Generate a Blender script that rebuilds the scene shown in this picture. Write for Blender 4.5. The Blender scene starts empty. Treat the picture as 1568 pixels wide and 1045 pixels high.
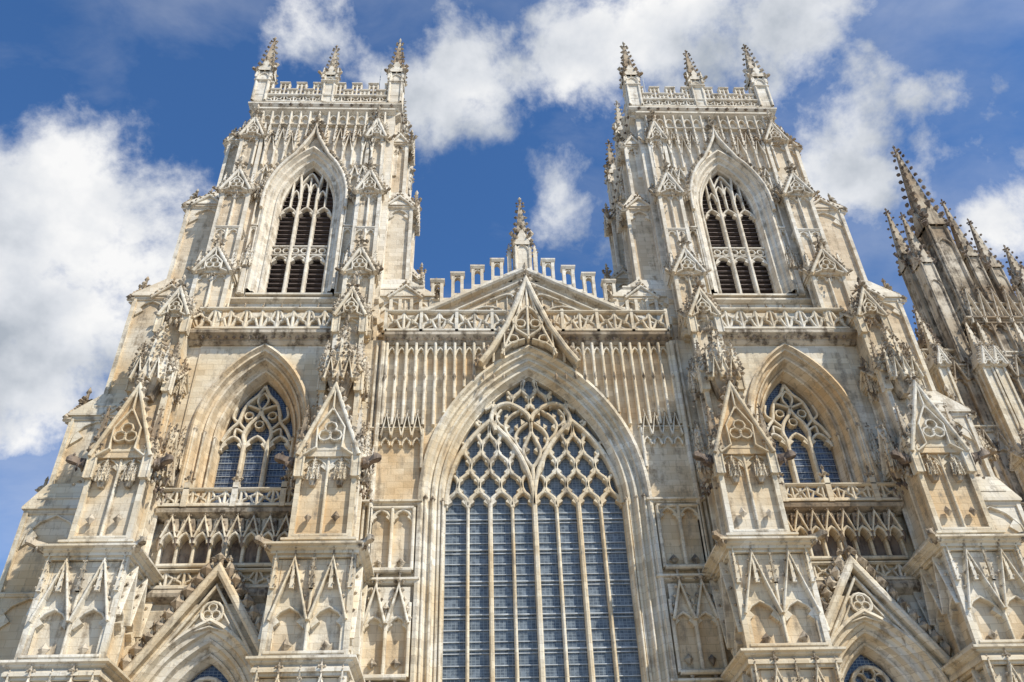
import bpy, random
from math import *
from mathutils import Matrix, Vector
random.seed(7)
sc=bpy.context.scene

# ------------------------------------------------------------------ materials
def new_mat(name):
    m=bpy.data.materials.new(name);m.use_nodes=True
    nt=m.node_tree;nt.nodes.clear()
    o=nt.nodes.new('ShaderNodeOutputMaterial');b=nt.nodes.new('ShaderNodeBsdfPrincipled')
    nt.links.new(b.outputs[0],o.inputs[0]);return m,nt,b
def N(nt,t,**k):
    n=nt.nodes.new(t)
    for a,v in k.items():
        if a in n.bl_rna.properties: setattr(n,a,v)
        else: n.inputs[a].default_value=v
    return n
def ramp(nt,src,stops):
    r=nt.nodes.new('ShaderNodeValToRGB');e=r.color_ramp.elements
    while len(e)<len(stops): e.new(0.5)
    for i,(p,c) in enumerate(stops):
        e[i].position=p;e[i].color=(*c,1)
    nt.links.new(src,r.inputs[0]);return r.outputs[0]
def mix(nt,a,b,f,mode='MIX'):
    m=nt.nodes.new('ShaderNodeMix');m.data_type='RGBA';m.blend_type=mode
    for s,v in ((6,a),(7,b),(0,f)):
        if hasattr(v,'links'): nt.links.new(v,m.inputs[s])
        elif s==0: m.inputs[0].default_value=v
        else: m.inputs[s].default_value=(*v,1)
    return m.outputs[2]
def stone(name,cols,dirt,dirtcol,blocks=True,bump=.4,pale=None):
    m,nt,b=new_mat(name)
    g=N(nt,'ShaderNodeNewGeometry')
    pos=g.outputs['Position']
    sx=N(nt,'ShaderNodeSeparateXYZ');nt.links.new(pos,sx.inputs[0])
    n1=N(nt,'ShaderNodeTexNoise',Scale=.2,Detail=3.,Roughness=.6);nt.links.new(pos,n1.inputs['Vector'])
    n2=N(nt,'ShaderNodeTexNoise',Scale=1.3,Detail=5.,Roughness=.72);nt.links.new(pos,n2.inputs['Vector'])
    c=ramp(nt,n1.outputs[0],[(.38,cols[0]),(.5,cols[1]),(.6,cols[2])])
    if pale:
        # stone colour mixes towards a paler tone with height, up the towers
        mr=nt.nodes.new('ShaderNodeMapRange');nt.links.new(sx.outputs[2],mr.inputs[0])
        mr.inputs[1].default_value=35;mr.inputs[2].default_value=46;mr.inputs[4].default_value=.6
        c=mix(nt,c,pale,mr.outputs[0])
    if blocks:
        ad=N(nt,'ShaderNodeMath',operation='ADD');nt.links.new(sx.outputs[0],ad.inputs[0]);nt.links.new(sx.outputs[1],ad.inputs[1])
        cb=N(nt,'ShaderNodeCombineXYZ');nt.links.new(ad.outputs[0],cb.inputs[0]);nt.links.new(sx.outputs[2],cb.inputs[1])
        br=N(nt,'ShaderNodeTexBrick');br.inputs['Scale'].default_value=1.
        br.inputs['Brick Width'].default_value=.95;br.inputs['Row Height'].default_value=.42
        br.inputs['Mortar Size'].default_value=.014;br.inputs['Mortar Smooth'].default_value=.4
        br.inputs['Color1'].default_value=(1.08,1.08,1.07,1);br.inputs['Color2'].default_value=(.76,.72,.66,1)
        br.inputs['Mortar'].default_value=(.58,.52,.45,1)
        nt.links.new(cb.outputs[0],br.inputs['Vector'])
        c=mix(nt,c,br.outputs[0],.7,'MULTIPLY')
    mp=N(nt,'ShaderNodeMapping');mp.inputs['Scale'].default_value=(1.9,1.9,.14);nt.links.new(pos,mp.inputs[0])
    n3=N(nt,'ShaderNodeTexNoise',Scale=1.,Detail=4.,Roughness=.65);nt.links.new(mp.outputs[0],n3.inputs['Vector'])
    mu=N(nt,'ShaderNodeMath',operation='MULTIPLY');nt.links.new(n3.outputs[0],mu.inputs[0]);nt.links.new(n2.outputs[0],mu.inputs[1])
    f=ramp(nt,mu.outputs[0],[(dirt,(0,0,0)),(dirt+.12,(.95,.95,.95))])
    c=mix(nt,c,dirtcol,f)
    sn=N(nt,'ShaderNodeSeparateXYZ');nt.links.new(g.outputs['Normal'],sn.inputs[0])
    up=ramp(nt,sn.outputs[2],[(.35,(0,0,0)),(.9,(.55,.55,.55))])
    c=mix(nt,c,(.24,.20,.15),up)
    nt.links.new(c,b.inputs['Base Color']);b.inputs['Roughness'].default_value=.9
    b.inputs['Specular IOR Level'].default_value=.2
    bp=N(nt,'ShaderNodeBump',Strength=bump,Distance=.1)
    n4=N(nt,'ShaderNodeTexNoise',Scale=3.5,Detail=4.,Roughness=.7);nt.links.new(pos,n4.inputs['Vector'])
    nt.links.new(n4.outputs[0],bp.inputs['Height']);nt.links.new(bp.outputs[0],b.inputs['Normal'])
    return m
STONE=stone('magnesian_limestone',[(.67,.53,.34),(.74,.64,.47),(.78,.72,.60)],.262,(.34,.28,.20),pale=(.78,.72,.62))
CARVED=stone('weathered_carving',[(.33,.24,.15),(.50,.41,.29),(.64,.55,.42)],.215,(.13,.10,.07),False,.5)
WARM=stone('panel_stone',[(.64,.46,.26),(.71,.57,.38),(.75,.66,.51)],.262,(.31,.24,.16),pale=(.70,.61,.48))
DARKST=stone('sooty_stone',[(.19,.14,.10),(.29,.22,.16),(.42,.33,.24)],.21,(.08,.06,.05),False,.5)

def glass(name,lo,hi,ref=.25):
    m,nt,b=new_mat(name)
    g=N(nt,'ShaderNodeNewGeometry');sx=N(nt,'ShaderNodeSeparateXYZ');nt.links.new(g.outputs['Position'],sx.inputs[0])
    cb=N(nt,'ShaderNodeCombineXYZ');nt.links.new(sx.outputs[0],cb.inputs[0]);nt.links.new(sx.outputs[2],cb.inputs[1])
    br=N(nt,'ShaderNodeTexBrick');br.offset=0.;br.inputs['Scale'].default_value=1.
    br.inputs['Brick Width'].default_value=.215;br.inputs['Row Height'].default_value=.16
    br.inputs['Mortar Size'].default_value=.012
    br.inputs['Color1'].default_value=(*lo,1);br.inputs['Color2'].default_value=(*hi,1);br.inputs['Mortar'].default_value=(.24,.27,.28,1)
    nt.links.new(cb.outputs[0],br.inputs['Vector'])
    n=N(nt,'ShaderNodeTexNoise',Scale=1.6,Detail=7.,Roughness=.8);nt.links.new(g.outputs['Position'],n.inputs['Vector'])
    f=ramp(nt,n.outputs[0],[(.49,(0,0,0)),(.64,(.8,.8,.8))])
    c=mix(nt,br.outputs[0],tuple(min(1,v*1.6+.04) for v in hi),f)
    nt.links.new(c,b.inputs['Base Color']);b.inputs['Roughness'].default_value=ref
    b.inputs['Specular IOR Level'].default_value=.4
    bp=N(nt,'ShaderNodeBump',Strength=.3,Distance=.05)
    n4=N(nt,'ShaderNodeTexNoise',Scale=4.,Detail=2.);nt.links.new(g.outputs['Position'],n4.inputs['Vector'])
    nt.links.new(n4.outputs[0],bp.inputs['Height']);nt.links.new(bp.outputs[0],b.inputs['Normal'])
    return m
GLASS=glass('leaded_glass',(.065,.08,.095),(.13,.155,.175),.3)
DGLASS=glass('aisle_glass',(.025,.035,.055),(.06,.075,.11),ref=.15)
def plain(name,col,r=.7,noise=.3,s=2.,metal=0.):
    m,nt,b=new_mat(name)
    g=N(nt,'ShaderNodeNewGeometry');n=N(nt,'ShaderNodeTexNoise',Scale=s,Detail=3.);nt.links.new(g.outputs['Position'],n.inputs['Vector'])
    c=ramp(nt,n.outputs[0],[(.3,tuple(v*(1-noise) for v in col)),(.7,tuple(min(1,v*(1+noise)) for v in col))])
    nt.links.new(c,b.inputs['Base Color']);b.inputs['Roughness'].default_value=r;b.inputs['Metallic'].default_value=metal;return m
LOUVRE=plain('oak_louvre',(.16,.12,.10),.85)
LEAD=plain('lead_roof',(.22,.23,.24),.5)
IRON=plain('saddle_bar_iron',(.42,.44,.44),.5)
MATS=[STONE,CARVED,WARM,GLASS,DGLASS,LOUVRE,LEAD,IRON,DARKST]
S_,C_,W_,G_,D_,L_,R_,I_,K_=range(9)

# ------------------------------------------------------------------ mesh builder
class B:
    def __init__(s): s.v=[];s.f=[];s.m=[];s.T=Matrix();s.st=[]
    def push(s,m): s.st.append(s.T);s.T=s.T@m
    def pop(s): s.T=s.st.pop()
    def add(s,vs,fs,mat=0):
        o=len(s.v);T=s.T
        s.v+=[tuple(T@Vector(p)) for p in vs]
        for f in fs: s.f.append([o+i for i in f]);s.m.append(mat)
    def make(s,name,parent=None):
        me=bpy.data.meshes.new(name);me.from_pydata(s.v,[],s.f)
        for m in MATS: me.materials.append(m)
        me.polygons.foreach_set('material_index',s.m);me.update()
        ob=bpy.data.objects.new(name,me);sc.collection.objects.link(ob);ob.parent=parent;return ob
    def rects(s,L,mat=0,cap=True):
        vs=[];fs=[]
        for (x0,x1,y0,y1,z) in L: vs+=[(x0,y0,z),(x1,y0,z),(x1,y1,z),(x0,y1,z)]
        for i in range(len(L)-1):
            a=4*i
            for k in range(4): fs.append((a+k,a+(k+1)%4,a+4+(k+1)%4,a+4+k))
        if cap: fs+=[(3,2,1,0),tuple(4*(len(L)-1)+k for k in range(4))]
        s.add(vs,fs,mat)
    def box(s,x0,x1,y0,y1,z0,z1,mat=0): s.rects([(x0,x1,y0,y1,z0),(x0,x1,y0,y1,z1)],mat)
    def ring(s,x0,x1,y0,y1,z,h=.4,p=.25,mat=0):
        def e(q,zz): return (x0-q,x1+q,y0-q,y1+q,zz)
        s.rects([e(.03,z),e(p*.6,z+h*.25),e(p*.6,z+h*.4),e(p,z+h*.5),e(p,z+h*.72),e(.03,z+h)],mat)
    def prism(s,poly,y0,y1,mat=0):
        n=len(poly)
        s.add([(x,y0,z) for x,z in poly]+[(x,y1,z) for x,z in poly],
              [tuple(range(n)),tuple(range(2*n-1,n-1,-1))]+[(i,(i+1)%n,n+(i+1)%n,n+i) for i in range(n)],mat)
    def bar(s,pts,w,y0,y1,closed=False,c=None,mat=0):
        n=len(pts)
        if n<2: return
        if c is None: c=min(w*.3,abs(y1-y0)*.5)
        nr=[]
        for i in range(n):
            if closed: a=pts[i-1];b=pts[(i+1)%n]
            else: a=pts[max(i-1,0)];b=pts[min(i+1,n-1)]
            p=pts[i]
            d1=(p[0]-a[0],p[1]-a[1]);d2=(b[0]-p[0],b[1]-p[1])
            l1=hypot(*d1);l2=hypot(*d2)
            if l1<1e-9:d1=d2;l1=l2
            if l2<1e-9:d2=d1;l2=l1
            if l1<1e-9: nr.append((0,0));continue
            n1=(-d1[1]/l1,d1[0]/l1);n2=(-d2[1]/l2,d2[0]/l2)
            mx,mz=n1[0]+n2[0],n1[1]+n2[1];q=mx*mx+mz*mz
            k=2/max(q,.45);nr.append((mx*k,mz*k))
        sec=[(-w/2,y1),(-w/2,y0+c),(-w/2+c,y0),(w/2-c,y0),(w/2,y0+c),(w/2,y1)]
        vs=[];fs=[]
        for i in range(n):
            for o,y in sec: vs.append((pts[i][0]+nr[i][0]*o,y,pts[i][1]+nr[i][1]*o))
        for i in range(n if closed else n-1):
            a=6*i;b=6*((i+1)%n)
            for k in range(5): fs.append((a+k,a+k+1,b+k+1,b+k))
        if not closed: fs+=[tuple(range(6)),tuple(6*(n-1)+k for k in range(5,-1,-1))]
        s.add(vs,fs,mat)
    def blob(s,x,y,z,r,h=None,mat=C_):
        h=h or r;j=lambda:random.uniform(.75,1.3)
        vs=[(x+r*j(),y,z),(x,y+r*j(),z),(x-r*j(),y,z),(x,y-r*j(),z),(x+r*.3*(j()-1),y,z+h*j()),(x,y,z-h*j())]
        s.add(vs,[(0,1,4),(1,2,4),(2,3,4),(3,0,4),(1,0,5),(2,1,5),(3,2,5),(0,3,5)],mat)
    def finial(s,x,y,z,r,mat=C_):
        s.rects([(x-r*.22,x+r*.22,y-r*.22,y+r*.22,z-r),(x-r*.13,x+r*.13,y-r*.13,y+r*.13,z+r*2.)],mat)
        for a in range(4):
            s.blob(x+cos(a*pi/2)*r*.72,y+sin(a*pi/2)*r*.72,z+r*.35,r*.42,r*.4,mat)
        s.blob(x,y,z+r*.4,r*.45,r*.5,mat);s.blob(x,y,z+r*1.8,r*.34,r*.75,mat)
    def spire(s,x,y,z0,w,h,nc=6,cr=None,mat=0,cm=C_):
        a=w/2;b=.04*w+.02
        s.rects([(x-a,x+a,y-a,y+a,z0),(x-b,x+b,y-b,y+b,z0+h)],mat)
        cr=cr or w*.17
        for i in range(nc):
            t=(i+.4)/(nc+.3);q=(a*(1-t)+b*t)+cr*.55
            rr=cr*(1.1-.5*t)
            for sx in (-1,1):
                for sy in (-1,1): s.blob(x+sx*q,y+sy*q,z0+h*t,rr,rr*1.1,cm)
        s.finial(x,y,z0+h-cr*.8,cr*1.7,cm)
    def pinnacle(s,x,y,z0,w,hs,hp,nc=6,mat=0,cm=C_):
        a=w/2
        s.box(x-a*.84,x+a*.84,y-a*.84,y+a*.84,z0,z0+hs,mat)
        for r in range(4):
            s.push(Matrix.Translation((x,y,0))@Matrix.Rotation(r*pi/2,4,'Z'))
            for q in (-1,1): s.bar([(q*a*.8,z0),(q*a*.8,z0+hs)],w*.18,-a*1.04,-a*.8,mat=mat)
            s.bar(arch(0,a*.72,z0+hs*.75,a*1.1,0,3),w*.1,-a*1.0,-a*.82,mat=mat)
            s.prism([(-a*1.05,z0+hs-.05),(a*1.05,z0+hs-.05),(0,z0+hs+w*1.3)],-a*1.12,-a*.1,mat)
            s.blob(0,-a*1.15,z0+hs+w*1.35,w*.17,w*.28,cm)
            for q in (-1,1):
                s.blob(q*a*.65,-a*1.15,z0+hs+w*.5,w*.13,w*.14,cm)
                s.blob(q*a*1.1,-a*1.1,z0+hs,w*.16,w*.18,cm)
            s.pop()
        s.spire(x,y,z0+hs,w*.86,hp,nc,w*.16,C_,cm)

def R_of(h,r): return (h*h+r*r)/(2*h)
def arch(cx,h,zs,rise,off=0,n=6,half=0):
    R=R_of(h,rise);c=R-h;Ro=R+off
    t1=acos(max(-1,min(1,c/Ro)))
    L=[(cx+c-Ro*cos(t1*i/n),zs+Ro*sin(t1*i/n)) for i in range(n+1)]
    Rr=[(2*cx-x,z) for x,z in L[:-1]][::-1]
    return L+Rr
def arch_hw(z,h,zs,rise,off=0):
    if z<=zs: return h+off
    R=R_of(h,rise);c=R-h;q=(R+off)**2-(z-zs)**2
    return sqrt(q)-c if q>c*c else 0
def arch_top(x,h,zs,rise,off=0):
    R=R_of(h,rise);c=R-h;q=(R+off)**2-(abs(x)+c)**2
    return zs+sqrt(q) if q>0 else zs
def loft_arch(M,cx,h,zb,zs,rise,prof,n=14,mat=0):
    rows=[]
    for off,y in prof:
        A=arch(cx,h,zs,rise,off,n)
        rows.append([(x,y,z) for x,z in [(cx-h-off,zb)]+A+[(cx+h+off,zb)]])
    k=len(rows[0]);vs=[p for r in rows for p in r];fs=[]
    for i in range(len(rows)-1):
        for j in range(k-1): fs.append((i*k+j,i*k+j+1,(i+1)*k+j+1,(i+1)*k+j))
    M.add(vs,fs,mat)
def wall_arch(M,x0,x1,z0,z1,y,cx,h,zb,zs,rise,off=0,n=14,mat=0,top=None):
    top=top or (lambda x:z1)
    A=arch(cx,h,zs,rise,off,n);H=h+off
    def q(pts): M.add([(x,y,z) for x,z in pts],[tuple(range(len(pts)))],mat)
    if cx-H>x0+.001:
        q([(x0,z0),(cx-H,z0),(cx-H,top(cx-H)),(x0,top(x0))]);q([(cx+H,z0),(x1,z0),(x1,top(x1)),(cx+H,top(cx+H))])
    if zb>z0: q([(cx-H,z0),(cx+H,z0),(cx+H,zb),(cx-H,zb)])
    for a,b in zip(A[:-1],A[1:]): q([a,b,(b[0],top(b[0])),(a[0],top(a[0]))])
def glasspane(M,cx,h,zb,zs,rise,y,mat,n=12):
    A=arch(cx,h,zs,rise,0,n);P=[(cx-h,zb)]+A+[(cx+h,zb)]
    M.add([(x,y,z) for x,z in P],[tuple(range(len(P)))],mat)
def cusped(M,cx,h,zs,rise,w,y0,y1,n=4,mat=0):
    A=arch(cx,h,zs,rise,0,n);M.bar(A,w,y0,y1,mat=mat)
    for q in (-1,1):
        px=cx+q*h*.86;pz=zs+rise*.38
        M.prism([(px,pz-h*.34),(px-q*h*.42,pz+h*.02),(px-q*h*.05,pz+h*.42)],y0+.03,y1,mat)
def smooth(pts,k=4):
    """Catmull-Rom through the given points"""
    P=[pts[0]]+list(pts)+[pts[-1]];out=[]
    for i in range(1,len(P)-2):
        p0,p1,p2,p3=P[i-1:i+3]
        for j in range(k):
            t=j/k
            out.append(tuple(.5*(2*p1[a]+(p2[a]-p0[a])*t+(2*p0[a]-5*p1[a]+4*p2[a]-p3[a])*t*t+(3*p1[a]-p0[a]-3*p2[a]+p3[a])*t**3) for a in (0,1)))
    out.append(pts[-1]);return out
def curve(M,cx,cz,pts,w,y0,y1,both=True,c=None):
    for q in ((-1,1) if both else (1,)):
        M.bar(smooth([(cx+q*x,cz+z) for x,z in pts]),w,y0,y1,c=c)
def net(M,cx,h,zs,rise,n,hp,w,y0,y1,conv=.6,mat=0,start=0,skip=None,cus=True,ex=.62):
    """flowing (reticulated) tracery: pairs of ogee bars that part and meet"""
    s=2*h/n;rows=int(rise/hp)+1
    def f_(t):
        c=cos(pi*t);return (1 if c>0 else -1)*abs(c)**ex
    for i in range(2*n):
        b=(i+.5)*s/2-h
        sg=-1 if i%2 else 1
        cur=[];steps=8
        for k in range(start*steps,rows*steps+1):
            t=k/steps;z=zs+t*hp
            x=b-sg*(s/4)*f_(t)
            hw=arch_hw(z,h,zs,rise)
            x*=(1-conv)+conv*hw/h
            ok=z<zs+rise and abs(x)<hw-.02 and not (skip and skip(cx+x,z))
            if ok: cur.append((cx+x,z))
            else:
                if len(cur)>1: M.bar(cur,w,y0,y1,mat=mat)
                cur=[]
        if len(cur)>1: M.bar(cur,w,y0,y1,mat=mat)
    if not cus: return
    for r in range(1,rows):
        zc=zs+r*hp
        for k in range(n+1):
            xb=(k*s-h) if r%2==1 else (k+.5)*s-h
            hw=arch_hw(zc,h,zs,rise);f=(1-conv)+conv*hw/h
            x=xb*f;cw=s/2*f
            if abs(x)+cw*.5<hw and zc<zs+rise-.3 and not (skip and skip(cx+x,zc)):
                for q in (-1,1):
                    for v in (-1,1):
                        px=cx+x+q*cw*.9;pz=zc+v*hp*.12
                        M.prism([(px,pz-.02*v),(px-q*cw*.42,pz+v*hp*.16),(px-q*cw*.02,pz+v*hp*.34)],y0+.04,y1,mat)
def circle(cx,cz,r,n=12): return [(cx+r*cos(2*pi*i/n),cz+r*sin(2*pi*i/n)) for i in range(n)]
def gable(M,cx,h,z0,zt,y0,y1,w,nc=5,fin=.35,fill=True,trac=True,mat=0,cm=C_,cr=None):
    if fill: M.prism([(cx-h,z0),(cx+h,z0),(cx,zt-.1)],y0+(y1-y0)*.6,y1,W_)
    M.bar([(cx-h,z0),(cx,zt),(cx+h,z0)],w,y0,y1,mat=mat)
    cr=cr or w*.75
    for i in range(nc):
        t=(i+.5)/nc
        for q in (-1,1): M.blob(cx+q*(h*(1-t)+w*.8),(y0*.7+y1*.3),z0+(zt-z0)*t+w*.3,cr,cr*1.2,cm)
    if fin: M.finial(cx,(y0+y1)/2,zt+fin*.6,fin,cm)
    if trac:
        H=zt-z0;a=y0+.04
        r=h*.2;cz=z0+H*.3
        for k in range(3):
            an=pi/2+k*2*pi/3;M.bar(circle(cx+r*1.05*cos(an),cz+r*1.05*sin(an),r,8),w*.42,a,y1,closed=True,mat=mat)
        M.bar([(cx-h*.8,z0),(cx-h*.42,z0+H*.1),(cx-h*.45,z0+H*.38),(cx,z0+H*.66),(cx+h*.45,z0+H*.38),(cx+h*.42,z0+H*.1),(cx+h*.8,z0)],w*.45,a,y1,mat=mat)
        M.bar([(cx,z0+H*.62),(cx,zt-w)],w*.45,a,y1,mat=mat)
def blind(M,x0,x1,z0,z1,n,y=0,p=.14,w=.12,gab=False,cus=True,mat=0,sill=True,back=None,sp=True):
    s=(x1-x0)/n;h=s/2;rise=h*1.25
    top=z1-(s*1.25 if gab else 0)
    zs=top-rise-.1
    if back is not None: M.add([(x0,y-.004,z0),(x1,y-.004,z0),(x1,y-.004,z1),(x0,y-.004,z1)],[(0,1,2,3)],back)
    for i in range(n+1): M.bar([(x0+i*s,z0),(x0+i*s,top if not gab else top+s*.5)],w,y-p,y+.01,mat=mat)
    for i in range(n):
        cx=x0+(i+.5)*s
        if cus and s>.5: cusped(M,cx,h-w*.3,zs,rise,w*.7,y-p*.8,y+.01,3,mat)
        else: M.bar(arch(cx,h-w*.3,zs,rise,0,3),w*.7,y-p*.8,y+.01,mat=mat)
        if sp: wall_arch(M,cx-h,cx+h,zs,z1,y-p*.55,cx,h-w*.3,zs,zs,rise,0,3,mat)
        if gab:
            gable(M,cx,h*.95,zs+rise*.4,z1-.05,y-p*1.3-.1,y+.01,w*.8,4,w*1.6,False,False,mat)
    if not gab: M.bar([(x0,z1),(x1,z1)],w,y-p,y+.01,mat=mat)
    if sill: M.bar([(x0,z0),(x1,z0)],w*1.3,y-p*1.2,y+.01,mat=mat)
def parapet(M,x0,x1,y,z0,z1,unit,t=.28,w=.14,mat=0,top=True,crown=False):
    n=max(1,round((x1-x0)/unit));s=(x1-x0)/n;h=z1-z0;a=y;b=y+t
    M.rects([(x0,x1,a-.06,b+.06,z0),(x0,x1,a-.06,b+.06,z0+.12),(x0,x1,a,b,z0+.2)],mat)
    M.rects([(x0,x1,a,b,z1-.2),(x0,x1,a-.1,b+.08,z1-.12),(x0,x1,a-.1,b+.08,z1-.05),(x0,x1,a+.05,b-.05,z1)],mat)
    for i in range(n):
        c=x0+(i+.5)*s;zc=(z0+z1)/2
        e=1 if i%2 else -1
        M.bar([(c-s/2,zc-e*h*.42),(c-s*.3,zc-e*h*.3),(c-s*.12,zc),(c+s*.12,zc),(c+s*.3,zc+e*h*.3),(c+s/2,zc+e*h*.42)],w*.9,a+.03,b-.03,mat=mat)
        M.bar([(c-s/2,zc+e*h*.42),(c-s*.34,zc+e*h*.15),(c-s*.1,zc+e*h*.05)],w*.8,a+.04,b-.04,mat=mat)
        M.bar([(c+s/2,zc-e*h*.42),(c+s*.34,zc-e*h*.15),(c+s*.1,zc-e*h*.05)],w*.8,a+.04,b-.04,mat=mat)
        M.blob(c,a+.1,zc,w,w,mat)
        M.bar([(c-s/2,z0+.1),(c-s/2,z1-.1)],w,a+.01,b-.01,mat=mat)
def battlement(M,x0,x1,y,z0,zc,zm,unit,t=.3,mat=0):
    n=max(3,round((x1-x0)/unit));n+=1-n%2;s=(x1-x0)/n;a=y;b=y+t
    M.rects([(x0,x1,a-.05,b+.05,z0),(x0,x1,a-.05,b+.05,z0+.2)],mat)
    for i in range(n):
        c0=x0+i*s;zt=zm if i%2==0 else zc
        for k in range(2):
            M.bar(arch(c0+s*(.25+.5*k),s*.2,zt-.55,s*.28,0,3),.1,a+.02,b-.02,mat=mat)
        for k in range(3):
            if i%2==0 or k==1: M.bar([(c0+s*k/2,z0+.1),(c0+s*k/2,zt-.1)],.17,a,b,mat=mat)
        M.rects([(c0-.05,c0+s+.05,a,b,zt-.2),(c0-.1,c0+s+.1,a-.1,b+.1,zt-.12),(c0-.1,c0+s+.1,a-.1,b+.1,zt-.04),(c0,c0+s,a+.08,b-.08,zt+.05)],mat)
        if i%2==0: M.bar([(c0,zc-.1),(c0+s,zc-.1)],.12,a+.03,b-.03,mat=mat)
def gargoyle(M,x,y,z,ang,L=1.5,s=1.,mat=C_):
    M.push(Matrix.Translation((x,y,z))@Matrix.Rotation(ang,4,'Z'))
    prof=[(0,.26,.0,.3),(.3,.24,.02,.3),(.6,.17,.1,.2),(.78,.24,.16,.24),(.9,.2,.16,.2),(1.,.1,.12,.1)]
    vs=[];fs=[]
    for t,w,dz,h in prof:
        yy=-t*L;w*=s;h*=s
        vs+=[(-w,yy,dz-h),(w,yy,dz-h),(w*.7,yy,dz+h),(-w*.7,yy,dz+h)]
    for i in range(len(prof)-1):
        for k in range(4): fs.append((4*i+k,4*i+(k+1)%4,4*i+4+(k+1)%4,4*i+4+k))
    fs.append((4*5,4*5+1,4*5+2,4*5+3));M.add(vs,fs,mat)
    for q in (-1,1):
        M.blob(q*.2*s,-.76*L,.42*s,.08*s,.16*s,mat);M.blob(q*.27*s,-.35*L,-.05,.14*s,.3*s,mat);M.blob(q*.26*s,-.55*L,-.25*s,.1*s,.2*s,mat)
    M.pop()
def side_frames(x0,x1,yf,yb):
    return [(Matrix.Translation((x0,yf,0)),x1-x0),
            (Matrix.Translation((x1,yf,0))@Matrix.Rotation(pi/2,4,'Z'),yb-yf),
            (Matrix.Translation((x0,yb,0))@Matrix.Rotation(-pi/2,4,'Z'),yb-yf)]
def leafball(M,x,y,z,w,h,n=18,mat=C_):
    for i in range(n):
        t=random.random();r=w*(1-.55*t)
        M.blob(x+random.uniform(-r,r),y+random.uniform(-r,r)*.8,z+h*t,w*random.uniform(.16,.3),w*random.uniform(.2,.45),mat)
def canopy(M,x,y,z,w,h):
    """canopy: cluster of gablets and small spirelets"""
    M.rects([(x-w*.2,x+w*.2,y-w*.1,y+w*.4,z-w*.6),(x-w*.38,x+w*.38,y-w*.28,y+w*.4,z),(x-w*.36,x+w*.36,y-w*.26,y+w*.4,z+h*.3)],C_)
    for q in (-1,0,1):
        M.spire(x+q*w*.42,y-w*.28*(1 if q==0 else .7),z-h*.05,w*.2,h*(.95 if q==0 else .7),4,w*.07)
        gable(M,x+q*w*.28,w*.15,z-.1*h,z+h*.36,y-w*.42,y-w*.2,w*.06,2,w*.09,False,False)
    M.spire(x,y,z+h*.3,w*.5,h*.9,5,w*.1)
def stage(M,x0,x1,yf,yb,z0,z1,nxt,n=2,style='arch',gh=0,slope=.9,tiers=1,ringp=.3,pin=0):
    d=.26 if style!='niche' else .45
    if x1-x0<1.3: d=.12
    M.box(x0+d,x1-d,yf+d,yb,z0,z1)
    M.box(x0,x1,yf,yb,z0,z0+.55);M.box(x0+.01,x1-.01,yf+.01,yb,z1-.16,z1+.003)
    cw=.26 if x1-x0>1.3 else .16
    for cx in (x0+.004,x1-cw-.004): M.box(cx,cx+cw,yf+.004,yf+cw,z0+.5,z1-.1)
    M.ring(x0,x1,yf,yb,z0-.02,.5,ringp)
    nx0,nx1,nyf=nxt
    M.rects([(x0-.12,x1+.12,yf-.12,yb,z1),(x0-.12,x1+.12,yf-.12,yb,z1+.14),(nx0-.005,nx1+.005,nyf-.005,yb,z1+slope)])
    for k,(T,w) in enumerate(side_frames(x0,x1,yf,yb)):
        M.push(T)
        m=cw*.7;nn=n if k==0 else max(1,round(n*w/(x1-x0)))
        H=(z1-z0-.7)/tiers
        if w>.8:
            for t in range(tiers):
                a=z0+.6+t*H
                blind(M,m,w-m,a,a+H-.1,nn,d,d-.03,.15,gab=(style=='niche'),mat=0,back=W_)
                if style=='niche' and k==0:
                    s=(w-2*m)/nn
                    for i in range(nn):
                        M.blob(m+(i+.5)*s,d-.2,a+.4,.26,.34,C_);M.finial(m+(i+.5)*s,-.12,a+H+.25,.2)
                        for q in (-1,0,1): M.spire(m+(i+.5+q*.5)*s,-.08,a+H-1.7,.2,1.9,4,.06)
                elif k==0 and z1-z0>5 and w>2.4 and tiers==1:
                    # bracket and canopy for a (lost) statue in each light
                    s=(w-2*m)/nn
                    for i in range(nn):
                        M.blob(m+(i+.5)*s,d-.25,a+1.0,.22,.3,C_);canopy(M,m+(i+.5)*s,d-.25,a+3.2,.62,1.1)
        if gh and k==0:
            gable(M,w/2,w/2+.05,z1-.35,z1+gh,-.4,.12,.22,7,.36,True,True,cr=.19)
        elif gh and k>0 and w>1.3:
            gable(M,w/2,min(w/2,1.2),z1-.2,z1+gh*.6,-.25,.1,.17,4,.26,True,False,cr=.15)
        M.pop()
    if pin:
        pw=.52
        for px in (x0+.1,x1-.1):
            M.pinnacle(px,yf+.02,z1-1.6,pw,1.8,pin,5)
            M.pinnacle(px,yf+1.7,z1-1.0,pw*.9,1.4,pin*.9,4)
    
# ------------------------------------------------------------------ roots
root=bpy.data.objects.new('gothic_cathedral',None);sc.collection.objects.link(root)

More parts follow.
